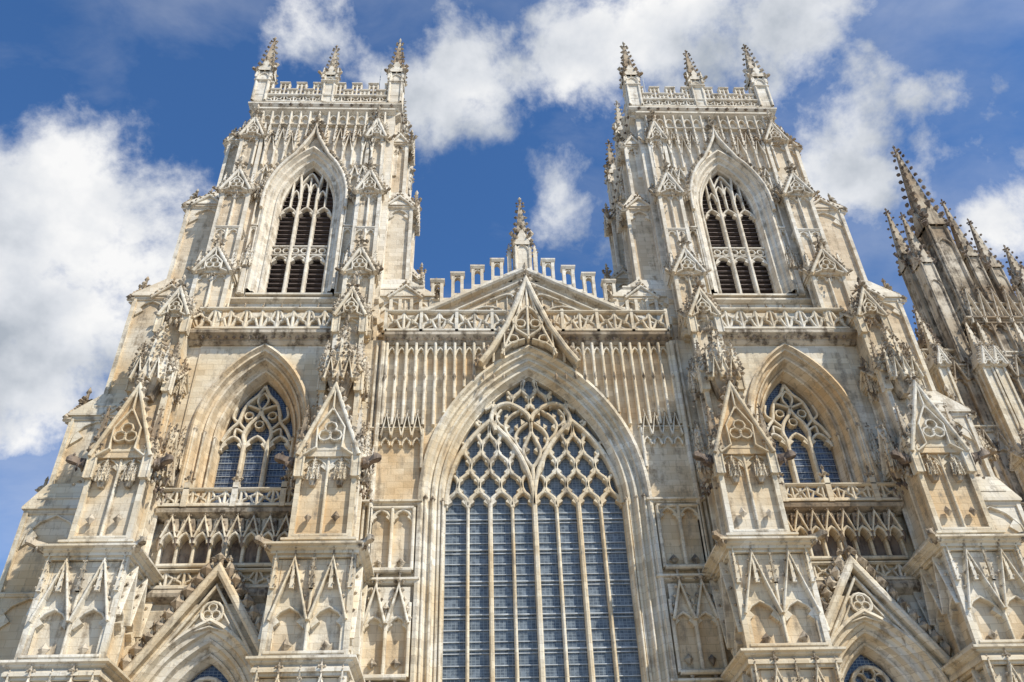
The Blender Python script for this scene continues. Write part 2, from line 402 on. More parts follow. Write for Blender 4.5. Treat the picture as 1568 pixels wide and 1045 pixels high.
# ------------------------------------------------------------------ nave front
M=B()
GH,GZS,GR=5.16,24.9,9.1
prof=[(1.55,.0),(1.55,-.32),(1.36,-.38),(1.22,-.12),(1.05,-.12),(1.0,.12),(.86,.22),(.8,.08),(.66,.08),(.58,.34),(.44,.42),(.4,.3),(.27,.3),(.2,.55),(.06,.8),(0,.8),(0,1.35)]
loft_arch(M,0,GH,9,GZS,GR,prof,20)
wall_arch(M,-9.4,9.4,0,36.4,0,0,GH,9,GZS,GR,1.55,20,W_)
for q in (-1,1): 
    a,b=(9.38,11) if q>0 else (-11,-9.38)
    M.box(a,b,.05,1.2,0,36.4);M.bar([(q*9.35,20),(q*9.35,36)],.3,-.4,.2);M.bar([(q*9.75,20),(q*9.75,36)],.2,-.2,.2)
M.box(-9.3,9.3,1.5,2.2,0,8.9)
glasspane(M,0,GH+.02,9,GZS,GR,1.25,G_)
s=2*GH/8
for k in range(-3,4):
    w=.3 if k==0 else (.26 if k%2==0 else .19)
    M.bar([(k*s,9),(k*s,GZS+.1)],w,.72 if k%2==0 else .8,1.3,c=.07)
for i in range(27):
    zt=9+.62*i
    M.box(-GH,GH,1.17,1.22,zt,zt+.05,I_)
    if i%3==0: M.box(-GH,GH,1.12,1.2,zt+.2,zt+.27,I_)
for k in range(8):
    cx=-GH+(k+.5)*s
    cusped(M,cx,s*.46,GZS-.15,1.0,.14,.8,1.28,5)
SR=5.7
def insub(x,z):
    return any(z<arch_top(x-q*GH/2,GH/2,GZS,SR,.05) and abs(x-q*GH/2)<GH/2 for q in (-1,1))
def inheart(x,z):
    zz=z-GZS
    return insub(x,z) or (abs(x)<2.25 and zz<6.9-.35*abs(abs(x)-1.2)**1.3 and zz<5.9+abs(x)*1.0)
for q in (-1,1):
    net(M,q*GH/2,GH/2,GZS,SR,4,1.28,.19,.78,1.28,.6)
net(M,0,GH,GZS,GR,6,1.2,.2,.78,1.28,.6,skip=inheart)
for q in (-1,1):
    M.bar(arch(q*GH/2,GH/2,GZS,SR,0,8),.27,.66,1.28,c=.08)
def subx(zz): return GH/2-arch_hw(GZS+zz,GH/2,GZS,SR)
# heart: lobes above the two sub-arches, flowing mouchettes within
curve(M,0,GZS,[(2.2,5.0),(2.45,5.9),(2.15,6.7),(1.45,7.0),(.75,6.7),(.2,6.2),(0,5.7)],.27,.64,1.28)
M.bar([(0,GZS),(0,GZS+2.6)],.22,.7,1.28)
curve(M,0,GZS,[(0,2.4),(.42,3.1),(.5,3.7),(.25,4.4),(0,5.0),(0,5.8)],.2,.72,1.28)
curve(M,0,GZS,[(0,1.3),(.3,1.9),(.62,2.6),(.7,3.0)],.15,.78,1.28)
curve(M,0,GZS,[(.5,3.5),(.85,3.9),(1.0,4.5),(.75,5.1),(.2,5.6)],.17,.76,1.28)
curve(M,0,GZS,[(1.0,4.3),(1.45,4.8),(1.6,5.5),(1.25,6.1),(.7,6.5)],.17,.76,1.28)
curve(M,0,GZS,[(1.6,5.3),(2.0,5.6),(2.1,6.1),(1.8,6.6)],.15,.78,1.28)
for x,z in ((0,3.7),(.62,4.5),(1.15,5.35),(1.75,6.1)):
    for q in ((-1,1) if x else (1,)):
        for e in (-1,1): M.prism([(q*x+e*.36,GZS+z-.2),(q*x+e*.12,GZS+z),(q*x+e*.36,GZS+z+.2)],.82,1.28)
for q in (-1,1):
    for o,y in ((.15,.3),(.72,.05),(1.12,-.15)):
        M.bar([(q*(GH+o),9),(q*(GH+o),GZS)],.12,y-.1,y+.1)
        M.blob(q*(GH+o),y,GZS,.18,.25)
# panelled spandrels
xs=[9.1-.62*i for i in range(15)]
for q in (-1,1):
    for i,x in enumerate(xs):
        at=arch_top(x,GH,GZS,GR,1.6) if x<GH+1.6 else 0
        zlo=max(29.7,at)
        if zlo<35:
            M.bar([(q*x,zlo),(q*x,35.9)],.19,-.38,.01)
            M.blob(q*x,-.38,33.2,.12,.3)
            if i<len(xs)-1:
                xc=x-.31
                if arch_top(xc-.3,GH,GZS,GR,1.6)<34.4: cusped(M,q*xc,.25,35.,.55,.1,-.28,.01,3)
        if 25<max(25,at)<29: M.bar([(q*x,max(25,at)),(q*x,29.4)],.19,-.38,.01)
        if x>6.9 and i<4: cusped(M,q*(x-.31),.25,28.3,.5,.1,-.28,.01,3)
    a,b=(6.9,9.3) if q>0 else (-9.3,-6.9)
    M.ring(a-.15,b,0,.5,29.35,.3,.3)
    for k in range(4):
        gable(M,q*(8.8-.62*k),.3,28.9,30.4,-.45,0,.1,3,.15,False,False)
    M.ring(a-.1,b,0,.5,24.3,.5,.45)
    blind(M,a,b,20.5,24.2,2,0,.4,.2,back=W_)
    M.ring(a-.1,b,0,.5,19.7,.5,.45)
    blind(M,a,b,14.9,19.6,2,0,.4,.2,gab=True,back=W_)
    M.ring(a-.1,b,0,.5,14.2,.5,.45)
    blind(M,a,b,9,14,2,0,.4,.2,gab=True)
    for k in range(2):
        M.blob(q*(7.5+1.2*k),-.15,21.0,.25,.3);M.blob(q*(7.5+1.2*k),-.15,15.6,.25,.3)
# central crocketed gable over the great window
pts=[(-3.1,34.0),(-2.45,35.0),(-1.4,37.0),(-.6,39.2),(0,41.0),(.6,39.2),(1.4,37.0),(2.45,35.0),(3.1,34.0)]
M.bar(pts,.34,-.95,-.15)
M.bar([(x*.72,z-.3) for x,z in pts[1:-1]],.15,-.8,-.2)
for a,b in zip(pts[:-1],pts[1:]):
    for t in (.05,.4,.75):
        sg=-1 if (a[0]+b[0])<0 else 1
        M.blob(a[0]+(b[0]-a[0])*t+sg*.24,-.75,a[1]+(b[1]-a[1])*t+.14,.2,.25)
M.finial(0,-.6,41.3,.55)
M.bar([(0,35.9),(0,40.6)],.16,-.8,-.2)
for q in (-1,1):
    M.bar([(0,36.1),(q*.75,36.7),(q*1.0,37.4),(q*.5,38.2),(0,38.7)],.15,-.8,-.2)
    M.bar([(q*.25,35.9),(q*1.1,35.6),(q*1.75,35.0)],.13,-.8,-.2)
    M.bar(circle(q*.48,37.2,.32,8),.1,-.78,-.2,closed=True)
    M.bar(circle(q*1.0,35.9,.34,8),.1,-.78,-.2,closed=True)
    M.bar([(q*.4,38.3),(q*.35,39.6)],.1,-.75,-.2);M.bar([(q*1.6,34.6),(q*1.55,36.4)],.1,-.75,-.2)
# cornice and pierced parapet
M.rects([(-9.3,9.3,-.1,.6,35.9),(-9.3,9.3,-.25,.6,36.05),(-9.3,9.3,-.25,.6,36.15),(-9.3,9.3,-.6,.6,36.4),(-9.3,9.3,-.62,.6,36.6),(-9.3,9.3,-.4,.6,36.75)],C_)
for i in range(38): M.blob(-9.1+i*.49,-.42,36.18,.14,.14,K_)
parapet(M,-9.3,9.3,-.5,36.75,38.5,1.15,.3,.19)
for i in range(9):
    if abs(i-4)>0: M.box(-9.3+18.6*i/8-.1,-9.3+18.6*i/8+.1,-.56,-.15,36.75,38.6)
# low gable behind
GY=1.3
M.prism([(-9.6,36.5),(9.6,36.5),(9.6,38.0),(0,43.4),(-9.6,38.0)],GY,GY+.7,W_)
M.bar([(-9.6,38.0),(0,43.5),(9.6,38.0)],.42,GY-.55,GY+.1,c=.12)
M.bar([(-9.0,37.4),(0,42.6),(9.0,37.4)],.16,GY-.3,GY+.02)
M.bar([(-9.0,37.0),(0,41.9),(9.0,37.0)],.12,GY-.2,GY+.02)
for q in (-1,1):
    for k in range(12):
        x=.5+k*.72;zt=42.0-.56*x
        if zt>38.2: M.bar([(q*x,37.5),(q*x,zt)],.09,GY-.16,GY+.02)
curve(M,0,0,[(1.0,38.6),(1.6,39.8),(2.9,40.1),(4.3,39.2),(3.4,38.6)],.17,GY-.3,GY+.02)
curve(M,0,0,[(.2,39.3),(.9,41.2),(2.4,40.7)],.17,GY-.3,GY+.02)
curve(M,0,0,[(4.3,39.2),(5.2,39.6),(6.4,38.8)],.15,GY-.3,GY+.02)
# stepped, pierced battlement on the gable
for q in (-1,1):
    for i in range(6):
        xc=1.85+i*1.42;zr=43.5-.57*xc;zt=45.5-.47*xc
        for e in (-.32,.32): M.box(q*xc+e-.11,q*xc+e+.11,GY-.02,GY+.42,zr-.3,zt)
        M.bar(arch(q*xc,.26,zt-.5,.32,0,3),.1,GY+.02,GY+.38)
        M.box(q*xc-.4,q*xc+.4,GY+.02,GY+.38,zr+.55,zr+.75)
        M.rects([(q*xc-.43,q*xc+.43,GY-.04,GY+.44,zt-.12),(q*xc-.52,q*xc+.52,GY-.14,GY+.54,zt+.06),(q*xc-.52,q*xc+.52,GY-.14,GY+.54,zt+.18),(q*xc-.3,q*xc+.3,GY+.08,GY+.32,zt+.36)])
        xg=xc+.71
        M.box(q*xg-.42,q*xg+.42,GY+.03,GY+.37,zr+.1,zr+.32);M.box(q*xg-.42,q*xg+.42,GY+.05,GY+.35,zr-.7,zr-.35)
        M.box(q*xg-.08,q*xg+.08,GY+.05,GY+.35,zr-.5,zr+.2)
    M.box(q*.95-.14,q*.95+.14,GY,GY+.4,42.6,45.4);M.spire(q*.95,GY+.2,45.4,.35,1.0,3)
M.pinnacle(0,GY+.2,43.3,1.25,2.6,5.0,7)
M.box(-9.3,9.3,2.3,70,0,37.4)
M.prism([(-9.3,37.5),(9.3,37.5),(0,42.6)],GY+.9,70,R_)
M.make('nave_west_wall',root)

# ------------------------------------------------------------------ half front (tower + aisle + buttresses)
def tower_face(M,w,dc=0.):
    c=w/2+dc;z0=38.6;z1=61.3
    h,zb,zs,rise=1.95,41.4,50.3,4.7
    P=[(1.1,0),(1.1,-.3),(.92,-.36),(.78,-.05),(.62,-.05),(.5,.25),(.35,.3),(.3,.2),(.2,.2),(.1,.6),(0,.7),(0,1.1)]
    loft_arch(M,c,h,zb,zs,rise,P,10)
    M.rects([(c-h-1,c+h+1,-.3,1.1,zb-.5),(c-h-1,c+h+1,-.3,1.1,zb-.35),(c-h-1,c+h+1,.6,1.1,zb+.15)])
    wall_arch(M,0,w,36.3,z1,0,c,h,zb-.4,zs,rise,1.1,10)
    M.add([(c-h-.1,1.45,zb),(c+h+.1,1.45,zb),(c+h+.1,1.45,zs+rise),(c-h-.1,1.45,zs+rise)],[(0,1,2,3)],L_)
    for i in range(28):
        z=zb+.2+i*.44
        hw=arch_hw(z,h,zs,rise)
        if hw>.1: M.add([(c-hw,.9,z),(c+hw,.9,z),(c+hw,1.3,z+.32),(c-hw,1.3,z+.32),(c-hw,.9,z+.06),(c+hw,.9,z+.06)],[(0,1,2,3),(0,1,5,4)],L_)
    s=2*h/3
    for k in (-.5,.5): M.bar([(c+k*s,zb),(c+k*s,zs)],.24,.5,1.0,c=.07)
    for k in (-1,0,1):
        cusped(M,c+k*s,s*.46,44.7,.7,.11,.6,.98,4)
        cusped(M,c+k*s,s*.46,zs-.9,1.0,.14,.56,.98,4)
    for k in (-.5,.5):
        M.bar([(c+k*s,zs-.4),(c+k*s*.95,zs+1.1),(c+k*s*1.05,zs+2.4),(c+k*s*1.3,arch_top(k*s*1.3,h,zs,rise))],.18,.54,.98)
    for k in (-1,0,1):
        M.bar([(c+k*s,zs+.1),(c+k*s,min(arch_top(k*s,h,zs,rise),zs+3.4))],.13,.6,.98)
    for k,zz in ((-.78,1.0),(-.26,1.8),(.26,1.8),(.78,1.0)):
        M.bar(smooth([(c+k*s-.3,zs+zz),(c+k*s-.22,zs+zz+.55),(c+k*s,zs+zz+.95),(c+k*s+.22,zs+zz+.55),(c+k*s+.3,zs+zz)],2),.11,.6,.98)
    M.bar(smooth([(c-.7,zs+2.6),(c-.4,zs+3.3),(c,zs+3.9),(c+.4,zs+3.3),(c+.7,zs+2.6)],3),.14,.57,.98)
    M.bar([(c-h,45.5),(c+h,45.5)],.16,.6,.98);M.bar([(c-h,46.3),(c+h,46.3)],.2,.55,.98)
    for k in range(6): M.bar(circle(c-h+(k+.5)*h/3,45.9,.25,8),.1,.62,.98,closed=True)
    A=arch(c,h,zs,rise,1.15,8)
    ap=[p for p in A if p[0]<c-.9]
    L=[(c-h-1.15,zs-1)]+ap+[(c-.5,57.0),(c-.18,57.8),(c,58.8)]
    Rr=[(2*c-x,z) for x,z in L[:-1]][::-1]
    M.bar(L+Rr,.24,-.6,-.1)
    for i in range(1,len(L)-1):
        (x,z),(x2,z2)=L[i],L[i+1]
        for u in (0,.5):
            for q in (-1,1): M.blob(c+q*(c-(x+(x2-x)*u)+.2),-.5,z+(z2-z)*u+.2,.2,.24)
    M.finial(c,-.4,59.1,.5)
    M.rects([(0,w,-.1,.2,38.5),(0,w,-.4,.2,38.75),(0,w,-.4,.2,38.9),(0,w,-.05,.2,39.2)])
    M.rects([(0,w,-.05,.2,40.3),(0,w,-.3,.2,40.5),(0,w,-.3,.2,40.62),(0,w,-.02,.2,40.9)])
    for i in range(int(w/.8)): M.blob(.5+i*.8,-.05,39.7,.2,.22)
    for a,b in ((1.8,c-h-1.2),(c+h+1.2,w-1.8)):
        if b-a>.3:
            nn=1 if b-a<.7 else 2
            blind(M,a,b,41,47.4,nn,0,.3,.14,back=W_)
            blind(M,a,b,47.6,54,nn,0,.3,.14,gab=True,back=W_)
            canopy(M,(a+b)/2,-.2,43.6,.8,1.8);canopy(M,(a+b)/2,-.2,50.5,.8,1.8)
            M.box((a+b)/2-.14,(a+b)/2+.14,-.4,0,41,43.2)
    n=13;ss=(w-1.6)/n
    for i in range(n+1):
        x=.8+i*ss;at=arch_top(x-c,h,zs,rise,1.25) if abs(x-c)<h+1.15 else 0
        zl=max(54.2,at+.1)
        if abs(x-c)<.6: zl=59.2
        M.bar([(x,zl),(x,60.7)],.16,-.38,.01)
        M.spire(x,-.35,min(58.4,max(56.9,zl+.5)),.22,2.1,4,.08)
        if i<n:
            xc=x+ss/2
            if abs(xc-c)>.5:
                M.bar(arch(xc,ss*.4,59.8,.5,0,3),.1,-.28,.01)
                if abs(xc-c)>1.3: gable(M,xc,ss*.46,55.8+(.0 if i%2 else .6),57.9+(0 if i%2 else .6),-.42,0,.12,4,.2,False,False)
    M.bar([(.8,59.2),(w-.8,59.2)],.13,-.3,.01)
    M.rects([(0,w,-.05,.2,60.7),(0,w,-.45,.2,60.95),(0,w,-.45,.2,61.1),(0,w,-.02,.2,61.25)])

def lower_buttress(M,x0,x1,out):
    yb=1.0
    a=(x0,x1,-4.3);b=(x0+.05,x1-.05,-4.1);c=(x0+.5,x1-.5,-3.5);d=(x0+.95,x1-.95,-2.5);e=(x0+1.15,x1-1.15,-1.7)
    stage(M,a[0],a[1],a[2],yb,0,14.0,b,2,'niche',slope=.5,tiers=2,ringp=.35)
    stage(M,b[0],b[1],b[2],yb,14.35,19.8,c,2,'niche',slope=1.2,ringp=.45)
    for q,xx in ((-1,b[0]),(1,b[1])): gargoyle(M,xx,b[2]+.1,20.2,q*.8,1.2,.75)
    M.ring(b[0],b[1],b[2],yb,19.9,.5,.5)
    stage(M,c[0],c[1],c[2],yb,20.5,26.0,d,2,'arch',gh=4.2,slope=1.6,ringp=.3,pin=2.6)
    for q,xx in ((-1,c[0]),(1,c[1])):
        gargoyle(M,xx,c[2]+.4,25.4,q*1.1,1.4,.9,K_)
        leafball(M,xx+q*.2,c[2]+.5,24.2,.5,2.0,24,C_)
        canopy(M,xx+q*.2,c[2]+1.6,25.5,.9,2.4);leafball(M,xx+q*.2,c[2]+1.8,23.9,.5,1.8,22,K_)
        canopy(M,xx+q*.1,yb-1.0,27.0,.8,2.2)
    stage(M,d[0],d[1],d[2],yb,26.3,32.2,e,2,'arch',gh=1.8,slope=1.4,ringp=.1,pin=1.8)
    canopy(M,(d[0]+d[1])/2,d[2]-.3,31.2,1.9,3.2)
    leafball(M,(d[0]+d[1])/2,d[2]-.3,31.0,.9,1.6,30)
    for q,xx in ((-1,d[0]),(1,d[1])):
        canopy(M,xx,d[2]+1.3,31.4,.7,1.9);leafball(M,xx+q*.1,d[2]+1.2,30.4,.45,1.3,12)
    stage(M,e[0],e[1],e[2],yb,32.6,37.2,(e[0]+.1,e[1]-.1,-1.4),1,'arch',gh=1.9,slope=1.2,ringp=.1,pin=1.2)
    leafball(M,(e[0]+e[1])/2,e[2]-.1,35.9,.7,1.6,14)
    M.finial((e[0]+e[1])/2,e[2]-.2,39.3,.45)
def upper_buttress(M,x0,x1,y):
    S=[(36.4,42.0,-1.55,0),(42.4,50.6,-1.0,.12),(51,57.6,-.35,.3)]
    for i,(z0,z1,yf,ins) in enumerate(S):
        nx=S[i+1] if i<2 else (0,0,.6,.5)
        stage(M,x0+ins,x1-ins,y+yf,y+.6,z0,z1,(x0+nx[3],x1-nx[3],y+nx[2]),2 if i<2 else 1,'arch',gh=1.9,slope=1.5,ringp=.14,tiers=2 if i==1 else 1)
        c=(x0+x1)/2
        M.finial(c,y+yf-.3,z1+2.3,.5)
        leafball(M,c,y+yf-.3,z1-1.,.35,.7,8)
        for q in (-1,1):
            gargoyle(M,c+q*(x1-x0)/2*(1-ins*.3),y+yf+.2,z1-.1,q*1.0,.7,.42)
            M.spire(c+q*(x1-x0-2*ins)/2*.95,y+yf,z1-.1,.36,1.8,5)
TX0,TX1,TY=10.05,21.6,1.0;TW=TX1-TX0
M=B()
for r,(ox,oy) in enumerate(((TX0,TY),(TX1,TY),(TX1,TY+TW),(TX0,TY+TW))):
    M.push(Matrix.Translation((ox,oy,0))@Matrix.Rotation(r*pi/2,4,'Z'));tower_face(M,TW,.4 if r==0 else 0);M.pop()
M.add([(TX0,TY,61.3),(TX1,TY,61.3),(TX1,TY+TW,61.3),(TX0,TY+TW,61.3)],[(0,1,2,3)],R_)
e0,e1,f0,f1=TX0-.25,TX1+.25,TY-.25,TY+TW+.25
M.rects([(e0,e1,f0,f1,61.2),(e0-.3,e1+.3,f0-.3,f1+.3,61.5),(e0-.3,e1+.3,f0-.3,f1+.3,61.65),(e0,e1,f0,f1,61.95)])
M.rects([(e0-.05,e1+.05,f0-.05,f1+.05,61.95),(e0-.05,e1+.05,f0-.05,f1+.05,62.2)],S_)
TC=(TX0+TX1)/2
for r in range(4):
    M.push(Matrix.Translation((TC,TY+TW/2,0))@Matrix.Rotation(r*pi/2,4,'Z'))
    L=TW/2+.2
    M.add([(-L,-L+.2,62.2),(L,-L+.2,62.2),(L,-L+.2,62.95),(-L,-L+.2,62.95)],[(0,1,2,3)],W_)
    parapet(M,-L,L,-L-.1,62.0,63.0,.8,.25,.13)
    battlement(M,-L+.5,-.6,-L,63.0,63.9,64.8,.8)
    battlement(M,.6,L-.5,-L,63.0,63.9,64.8,.8)
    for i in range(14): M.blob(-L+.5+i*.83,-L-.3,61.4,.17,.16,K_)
    M.pop()
for px in (TX0+.15,TC,TX1-.15):
    for py in (TY+.15,TY+TW/2,TY+TW-.15):
        mid=(abs(px-TC)<1);midy=abs(py-TY-TW/2)<1
        if mid and midy: continue
        sm=mid or midy
        M.pinnacle(px,py,62.1,1.05 if sm else 1.25,3.6 if sm else 4.0,4.6 if sm else 5.2,7)
        M.ring(px-.5,px+.5,py-.5,py+.5,64.6,.25,.2)
        for q in (-1,1):
            gargoyle(M,px+q*.45,py-.3,66.0 if not sm else 65.6,q*.8,.8,.5,C_)
            M.spire(px+q*.6,py-.55,65.2,.25,1.5,3)
M.box(TX0+1.9,TX0+1.96,TY+2,TY+2.06,62,70.5,I_)
upper_buttress(M,10.3,12.4,TY);upper_buttress(M,20.0,22.4,TY)
for (yc) in (TY+1.6,TY+TW-1.6):
    S=[(0,25.0,7.0,1.5),(25.4,31.4,6.2,1.4),(31.8,41.2,4.7,1.3),(41.6,50.4,2.9,1.2),(50.8,58.0,1.2,1.0),]
    for side in (1,-1):
        base=TX1+.6 if side>0 else TX0
        for i,(z0,z1,ext,hw) in enumerate(S):
            if side<0 and i<2: continue
            if side<0: z0=max(z0,36)
            if side<0: ext=max(.8,ext-1.0*(i<4)-.0)
            ne=S[i+1] if i<4 else (0,0,.1,.8)
            next_ext=ne[2] if (side>0 or i==4) else max(.8,ne[2]-1.0*(i+1<4))
            M.push(Matrix.Translation((base,yc,0))@Matrix.Rotation(side*pi/2,4,'Z'))
            stage(M,-hw,hw,-ext,.2,z0,z1,(-ne[3],ne[3],-next_ext),1,'arch',gh=1.5 if i>0 else 0,slope=1.7,ringp=.2,tiers=max(1,int((z1-z0)/5)))
            canopy(M,0,-ext-.1,z1-.4,.8,2.0)
            M.finial(0,-ext-.1,z1+1.9,.45)
            M.pop()
HALF=[('tower_stage',M)]
# aisle bay
M=B()
AC,AH,AZS,AR=16.9,2.15,29.6,4.7
P=[(1.35,0),(1.35,-.25),(1.2,-.32),(1.08,-.05),(.95,-.05),(.9,.3),(.75,.45),(.7,.3),(.6,.35),(.5,.9),(.35,1.1),(.3,.95),(.2,1.0),(.05,1.6),(0,1.7),(0,2.1)]
loft_arch(M,AC,AH,24.3,AZS,AR,P,12,W_)
wall_arch(M,13.0,21.0,24,36.4,0,AC,AH,24.3,AZS,AR,1.35,12)
M.add([(13.4,0,24.3),(20.4,0,24.3),(20.4,2.1,24.8),(13.4,2.1,24.8)],[(0,1,2,3)])
glasspane(M,AC,AH+.02,24.3,AZS,AR,2.0,D_)
s=2*AH/3
for k in (-.5,.5): M.bar([(AC+k*s,24.3),(AC+k*s,AZS)],.24,1.45,2.05)
for k in (-1,0,1): cusped(M,AC+k*s,s*.46,AZS-.5,1.0,.16,1.52,2.03,5)
Y1,Y2=1.45,2.03
curve(M,AC,AZS,[(.72,0),(.85,.6),(.6,1.3),(.15,1.9),(0,2.4)],.22,Y1,Y2)
curve(M,AC,AZS,[(2.1,.1),(1.75,.9),(1.3,1.5),(1.15,2.2),(.9,2.9),(.35,3.5),(0,4.2)],.2,Y1,Y2)
curve(M,AC,AZS,[(0,2.4),(.45,2.6),(.95,2.8)],.16,Y1+.05,Y2)
curve(M,AC,AZS,[(.72,.9),(1.1,1.3),(1.3,1.6)],.16,Y1+.05,Y2)
curve(M,AC,AZS,[(1.3,1.5),(1.7,1.9),(1.55,2.6)],.15,Y1+.05,Y2)
curve(M,AC,AZS,[(1.43,.55),(1.35,1.0),(.9,.75)],.14,Y1+.05,Y2)
curve(M,AC,AZS,[(0,2.4),(.28,2.9),(.3,3.3),(0,3.7)],.13,Y1+.05,Y2)
for dx,dz in ((0,1.35),(-.72,2.0),(.72,2.0)):
    M.bar(circle(AC+dx,AZS+dz,.27,8),.1,Y1+.1,Y2,closed=True)
for i in range(12): M.box(AC-AH,AC+AH,1.94,1.97,24.8+i*.45,24.83+i*.45,I_)
for q in (-1,1):
    for o,y in ((.2,1.0),(.65,.35),(1.1,-.1)):
        M.bar([(AC+q*(AH+o),24.3),(AC+q*(AH+o),AZS)],.12,y-.12,y+.1);M.blob(AC+q*(AH+o),y,AZS,.18,.24)
M.rects([(12.3,21.8,-.1,1.0,35.9),(12.3,21.8,-.3,1.0,36.1),(12.3,21.8,-.3,1.0,36.2),(12.3,21.8,-.75,1.0,36.45),(12.3,21.8,-.78,1.0,36.65),(12.3,21.8,-.5,1.0,36.8)],C_)
for i in range(17): M.blob(12.9+i*.5,-.52,36.22,.15,.15,K_)
parapet(M,12.3,21.4,-.65,36.8,38.6,1.05,.3,.19)
for i in range(8):
    M.finial(12.6+i*1.2,-.5,38.65,.18)
M.rects([(13,21,-.2,.6,23.5),(13,21,-.8,.6,23.8),(13,21,-.85,.6,24.0),(13,21,-.6,.6,24.2)],C_)
parapet(M,13,21,-.8,24.15,25.3,.9)
for x in (14.2,16.9,19.6):
    M.box(x-.16,x+.16,-.9,-.45,24.1,25.6);M.finial(x,-.7,25.8,.3)
M.add([(13,0,19),(21,0,19),(21,0,24),(13,0,24)],[(0,1,2,3)],W_)
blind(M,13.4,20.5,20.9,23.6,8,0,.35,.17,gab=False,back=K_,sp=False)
for i in range(8):
    cx=13.4+(i+.5)*7.1/8
    M.bar(arch(cx,.36,22.0,.6,0,4),.14,-.75,0);M.blob(cx,-.6,23.1,.25,.35,K_);M.blob(cx+.44,-.65,22.2,.2,.5,K_)
    M.prism([(cx-.42,22.7),(cx+.42,22.7),(cx+.3,23.5),(cx-.3,23.5)],-.6,0,C_)
    gable(M,cx,.4,22.3,23.5,-.85,-.6,.1,2,.14,False,False)
parapet(M,13.2,20.8,-.35,19.6,20.7,.95)
M.rects([(13,21,-.1,.3,18.9),(13,21,-.4,.3,19.15),(13,21,-.45,.3,19.35),(13,21,-.35,.3,19.6)],C_)
M.add([(13,-.08,19.5),(21,-.08,19.5),(21,-.08,20.9),(13,-.08,20.9)],[(0,1,2,3)],S_)
PZS,PR=12.3,3.7
P=[(1.6,0),(1.6,-.25),(1.45,-.3),(1.3,0),(1.1,.05),(1.05,.3),(.85,.4),(.8,.3),(.65,.35),(.55,.7),(.35,.85),(.3,.75),(.2,.8),(.0,1.3),(0,1.7)]
M.push(Matrix.Translation((0,-.7,0)))
loft_arch(M,AC,2.0,0,PZS,PR,P,12)
wall_arch(M,13.2,20.6,0,18,0,AC,2.0,0,PZS,PR,1.6,12,top=lambda x:min(18.6,20.1-abs(x-AC)*1.45))
M.pop()
wall_arch(M,13.0,21,0,19,-.02,AC,2.0,0,PZS,PR,1.6,12)
glasspane(M,AC,2.02,0,PZS,PR,.8,D_)
M.bar(circle(AC,14.3,.95,16),.2,.4,.85,closed=True)
for a in range(6):
    an=a*pi/3+.5;M.bar(circle(AC+.6*cos(an),14.3+.6*sin(an),.33,8),.09,.45,.85,closed=True)
M.bar([(AC,0),(AC,13.3)],.35,.2,.85)
M.bar([(AC-2,12.6),(AC-1,13.5),(AC,12.6),(AC+1,13.5),(AC+2,12.6)],.18,.4,.85)
M.box(AC-2,AC+2,.5,.75,0,11.5,L_)
M.bar([(AC-4.3,13.9),(AC,20.4),(AC+4.3,13.9)],.42,-1.25,-.6,c=.12)
M.bar([(AC-3.2,14.6),(AC,19.5),(AC+3.2,14.6)],.14,-1.0,-.65)
for i in range(11):
    t=(i+.5)/11
    for q in (-1,1): 
        M.blob(AC+q*(4.3*(1-t)+.4),-1.0,13.9+6.5*t+.25,.34,.42)
        M.spire(AC+q*(4.3*(1-t)+.25),-.9,13.9+6.5*t,.3,.8,1,.1)
M.finial(AC,-.9,20.8,.55)
M.bar(circle(AC,18.1,.55,12),.14,-.95,-.65,closed=True)
for k in range(3):
    an=pi/2+k*2*pi/3;M.bar(circle(AC+.25*cos(an),18.1+.25*sin(an),.22,8),.08,-.93,-.65,closed=True)
for q in (-1,1): M.bar([(AC,17.4),(AC+q*1.3,17.0),(AC+q*.5,18.2)],.1,-.9,-.65)
M.box(13,21.9,2.15,12.4,0,36.2)
M.box(21,21.9,0.1,2.2,0,36.2)
HALF.append(('aisle_bay',M))
M=B()
lower_buttress(M,9.3,13.5,False);lower_buttress(M,20.4,24.5,True)
M.box(21.9,22.6,1.0,12.4,0,36.3)
HALF.append(('buttresses',M))
for nm,m in HALF:
    o=m.make('south_'+nm,root)
    o2=bpy.data.objects.new('north_'+nm,o.data);sc.collection.objects.link(o2);o2.parent=root;o2.scale=(-1,1,1)

# ------------------------------------------------------------------ south flank turrets (right only)
M=B()
M.box(22.6,44,6,70,0,22)
M.rects([(22.6,33,6,60,22),(9.9,12,6,60,34)],R_)
def flank(M,x0,x1,y0,y1,zt,n):
    M.box(x0,x1,y0,y1,0,zt,C_)
    for z in (20,27,33,39):
        if z<zt: M.ring(x0,x1,y0,y1,z,.5,.3)
    M.ring(x0,x1,y0,y1,zt-.4,.6,.4,C_)
    for T,w in side_frames(x0,x1,y0,y1):
        M.push(T)
        zz=[20.6,26.9,32.9,38.9,zt-.5]
        for a,b in zip(zz[:-1],zz[1:]):
            if b-a>2: blind(M,.3,w-.3,a,b,max(2,int(w/1.1)),0,.3,.17,gab=(b-a)>5,mat=C_)
        parapet(M,0,w,0,zt+.2,zt+1.7,1.)
        M.pop()
flank(M,34.4,44,5.5,13,42.6,6)
flank(M,30.2,33.9,6.2,12,38.6,3)
M.pinnacle(35.2,6.3,42.6,1.8,10.2,10.2,11,C_,K_)
M.pinnacle(33.2,6.3,38.8,1.15,10,5.8,7,C_,K_)
M.pinnacle(31.2,6.6,38.6,1.0,2.2,3.6,6,C_,K_)
M.pinnacle(34.2,9.5,42.6,1.2,8.8,7,7,C_,K_)
for x,zt,w in ((37.1,56.0,1.0),(38.6,53.6,1.0),(40.6,50.5,1.1),(43,51,1.3)):
    M.pinnacle(x,6,42.6,w,(zt-42.6)*.5,(zt-42.6)*.5,6,C_,K_)
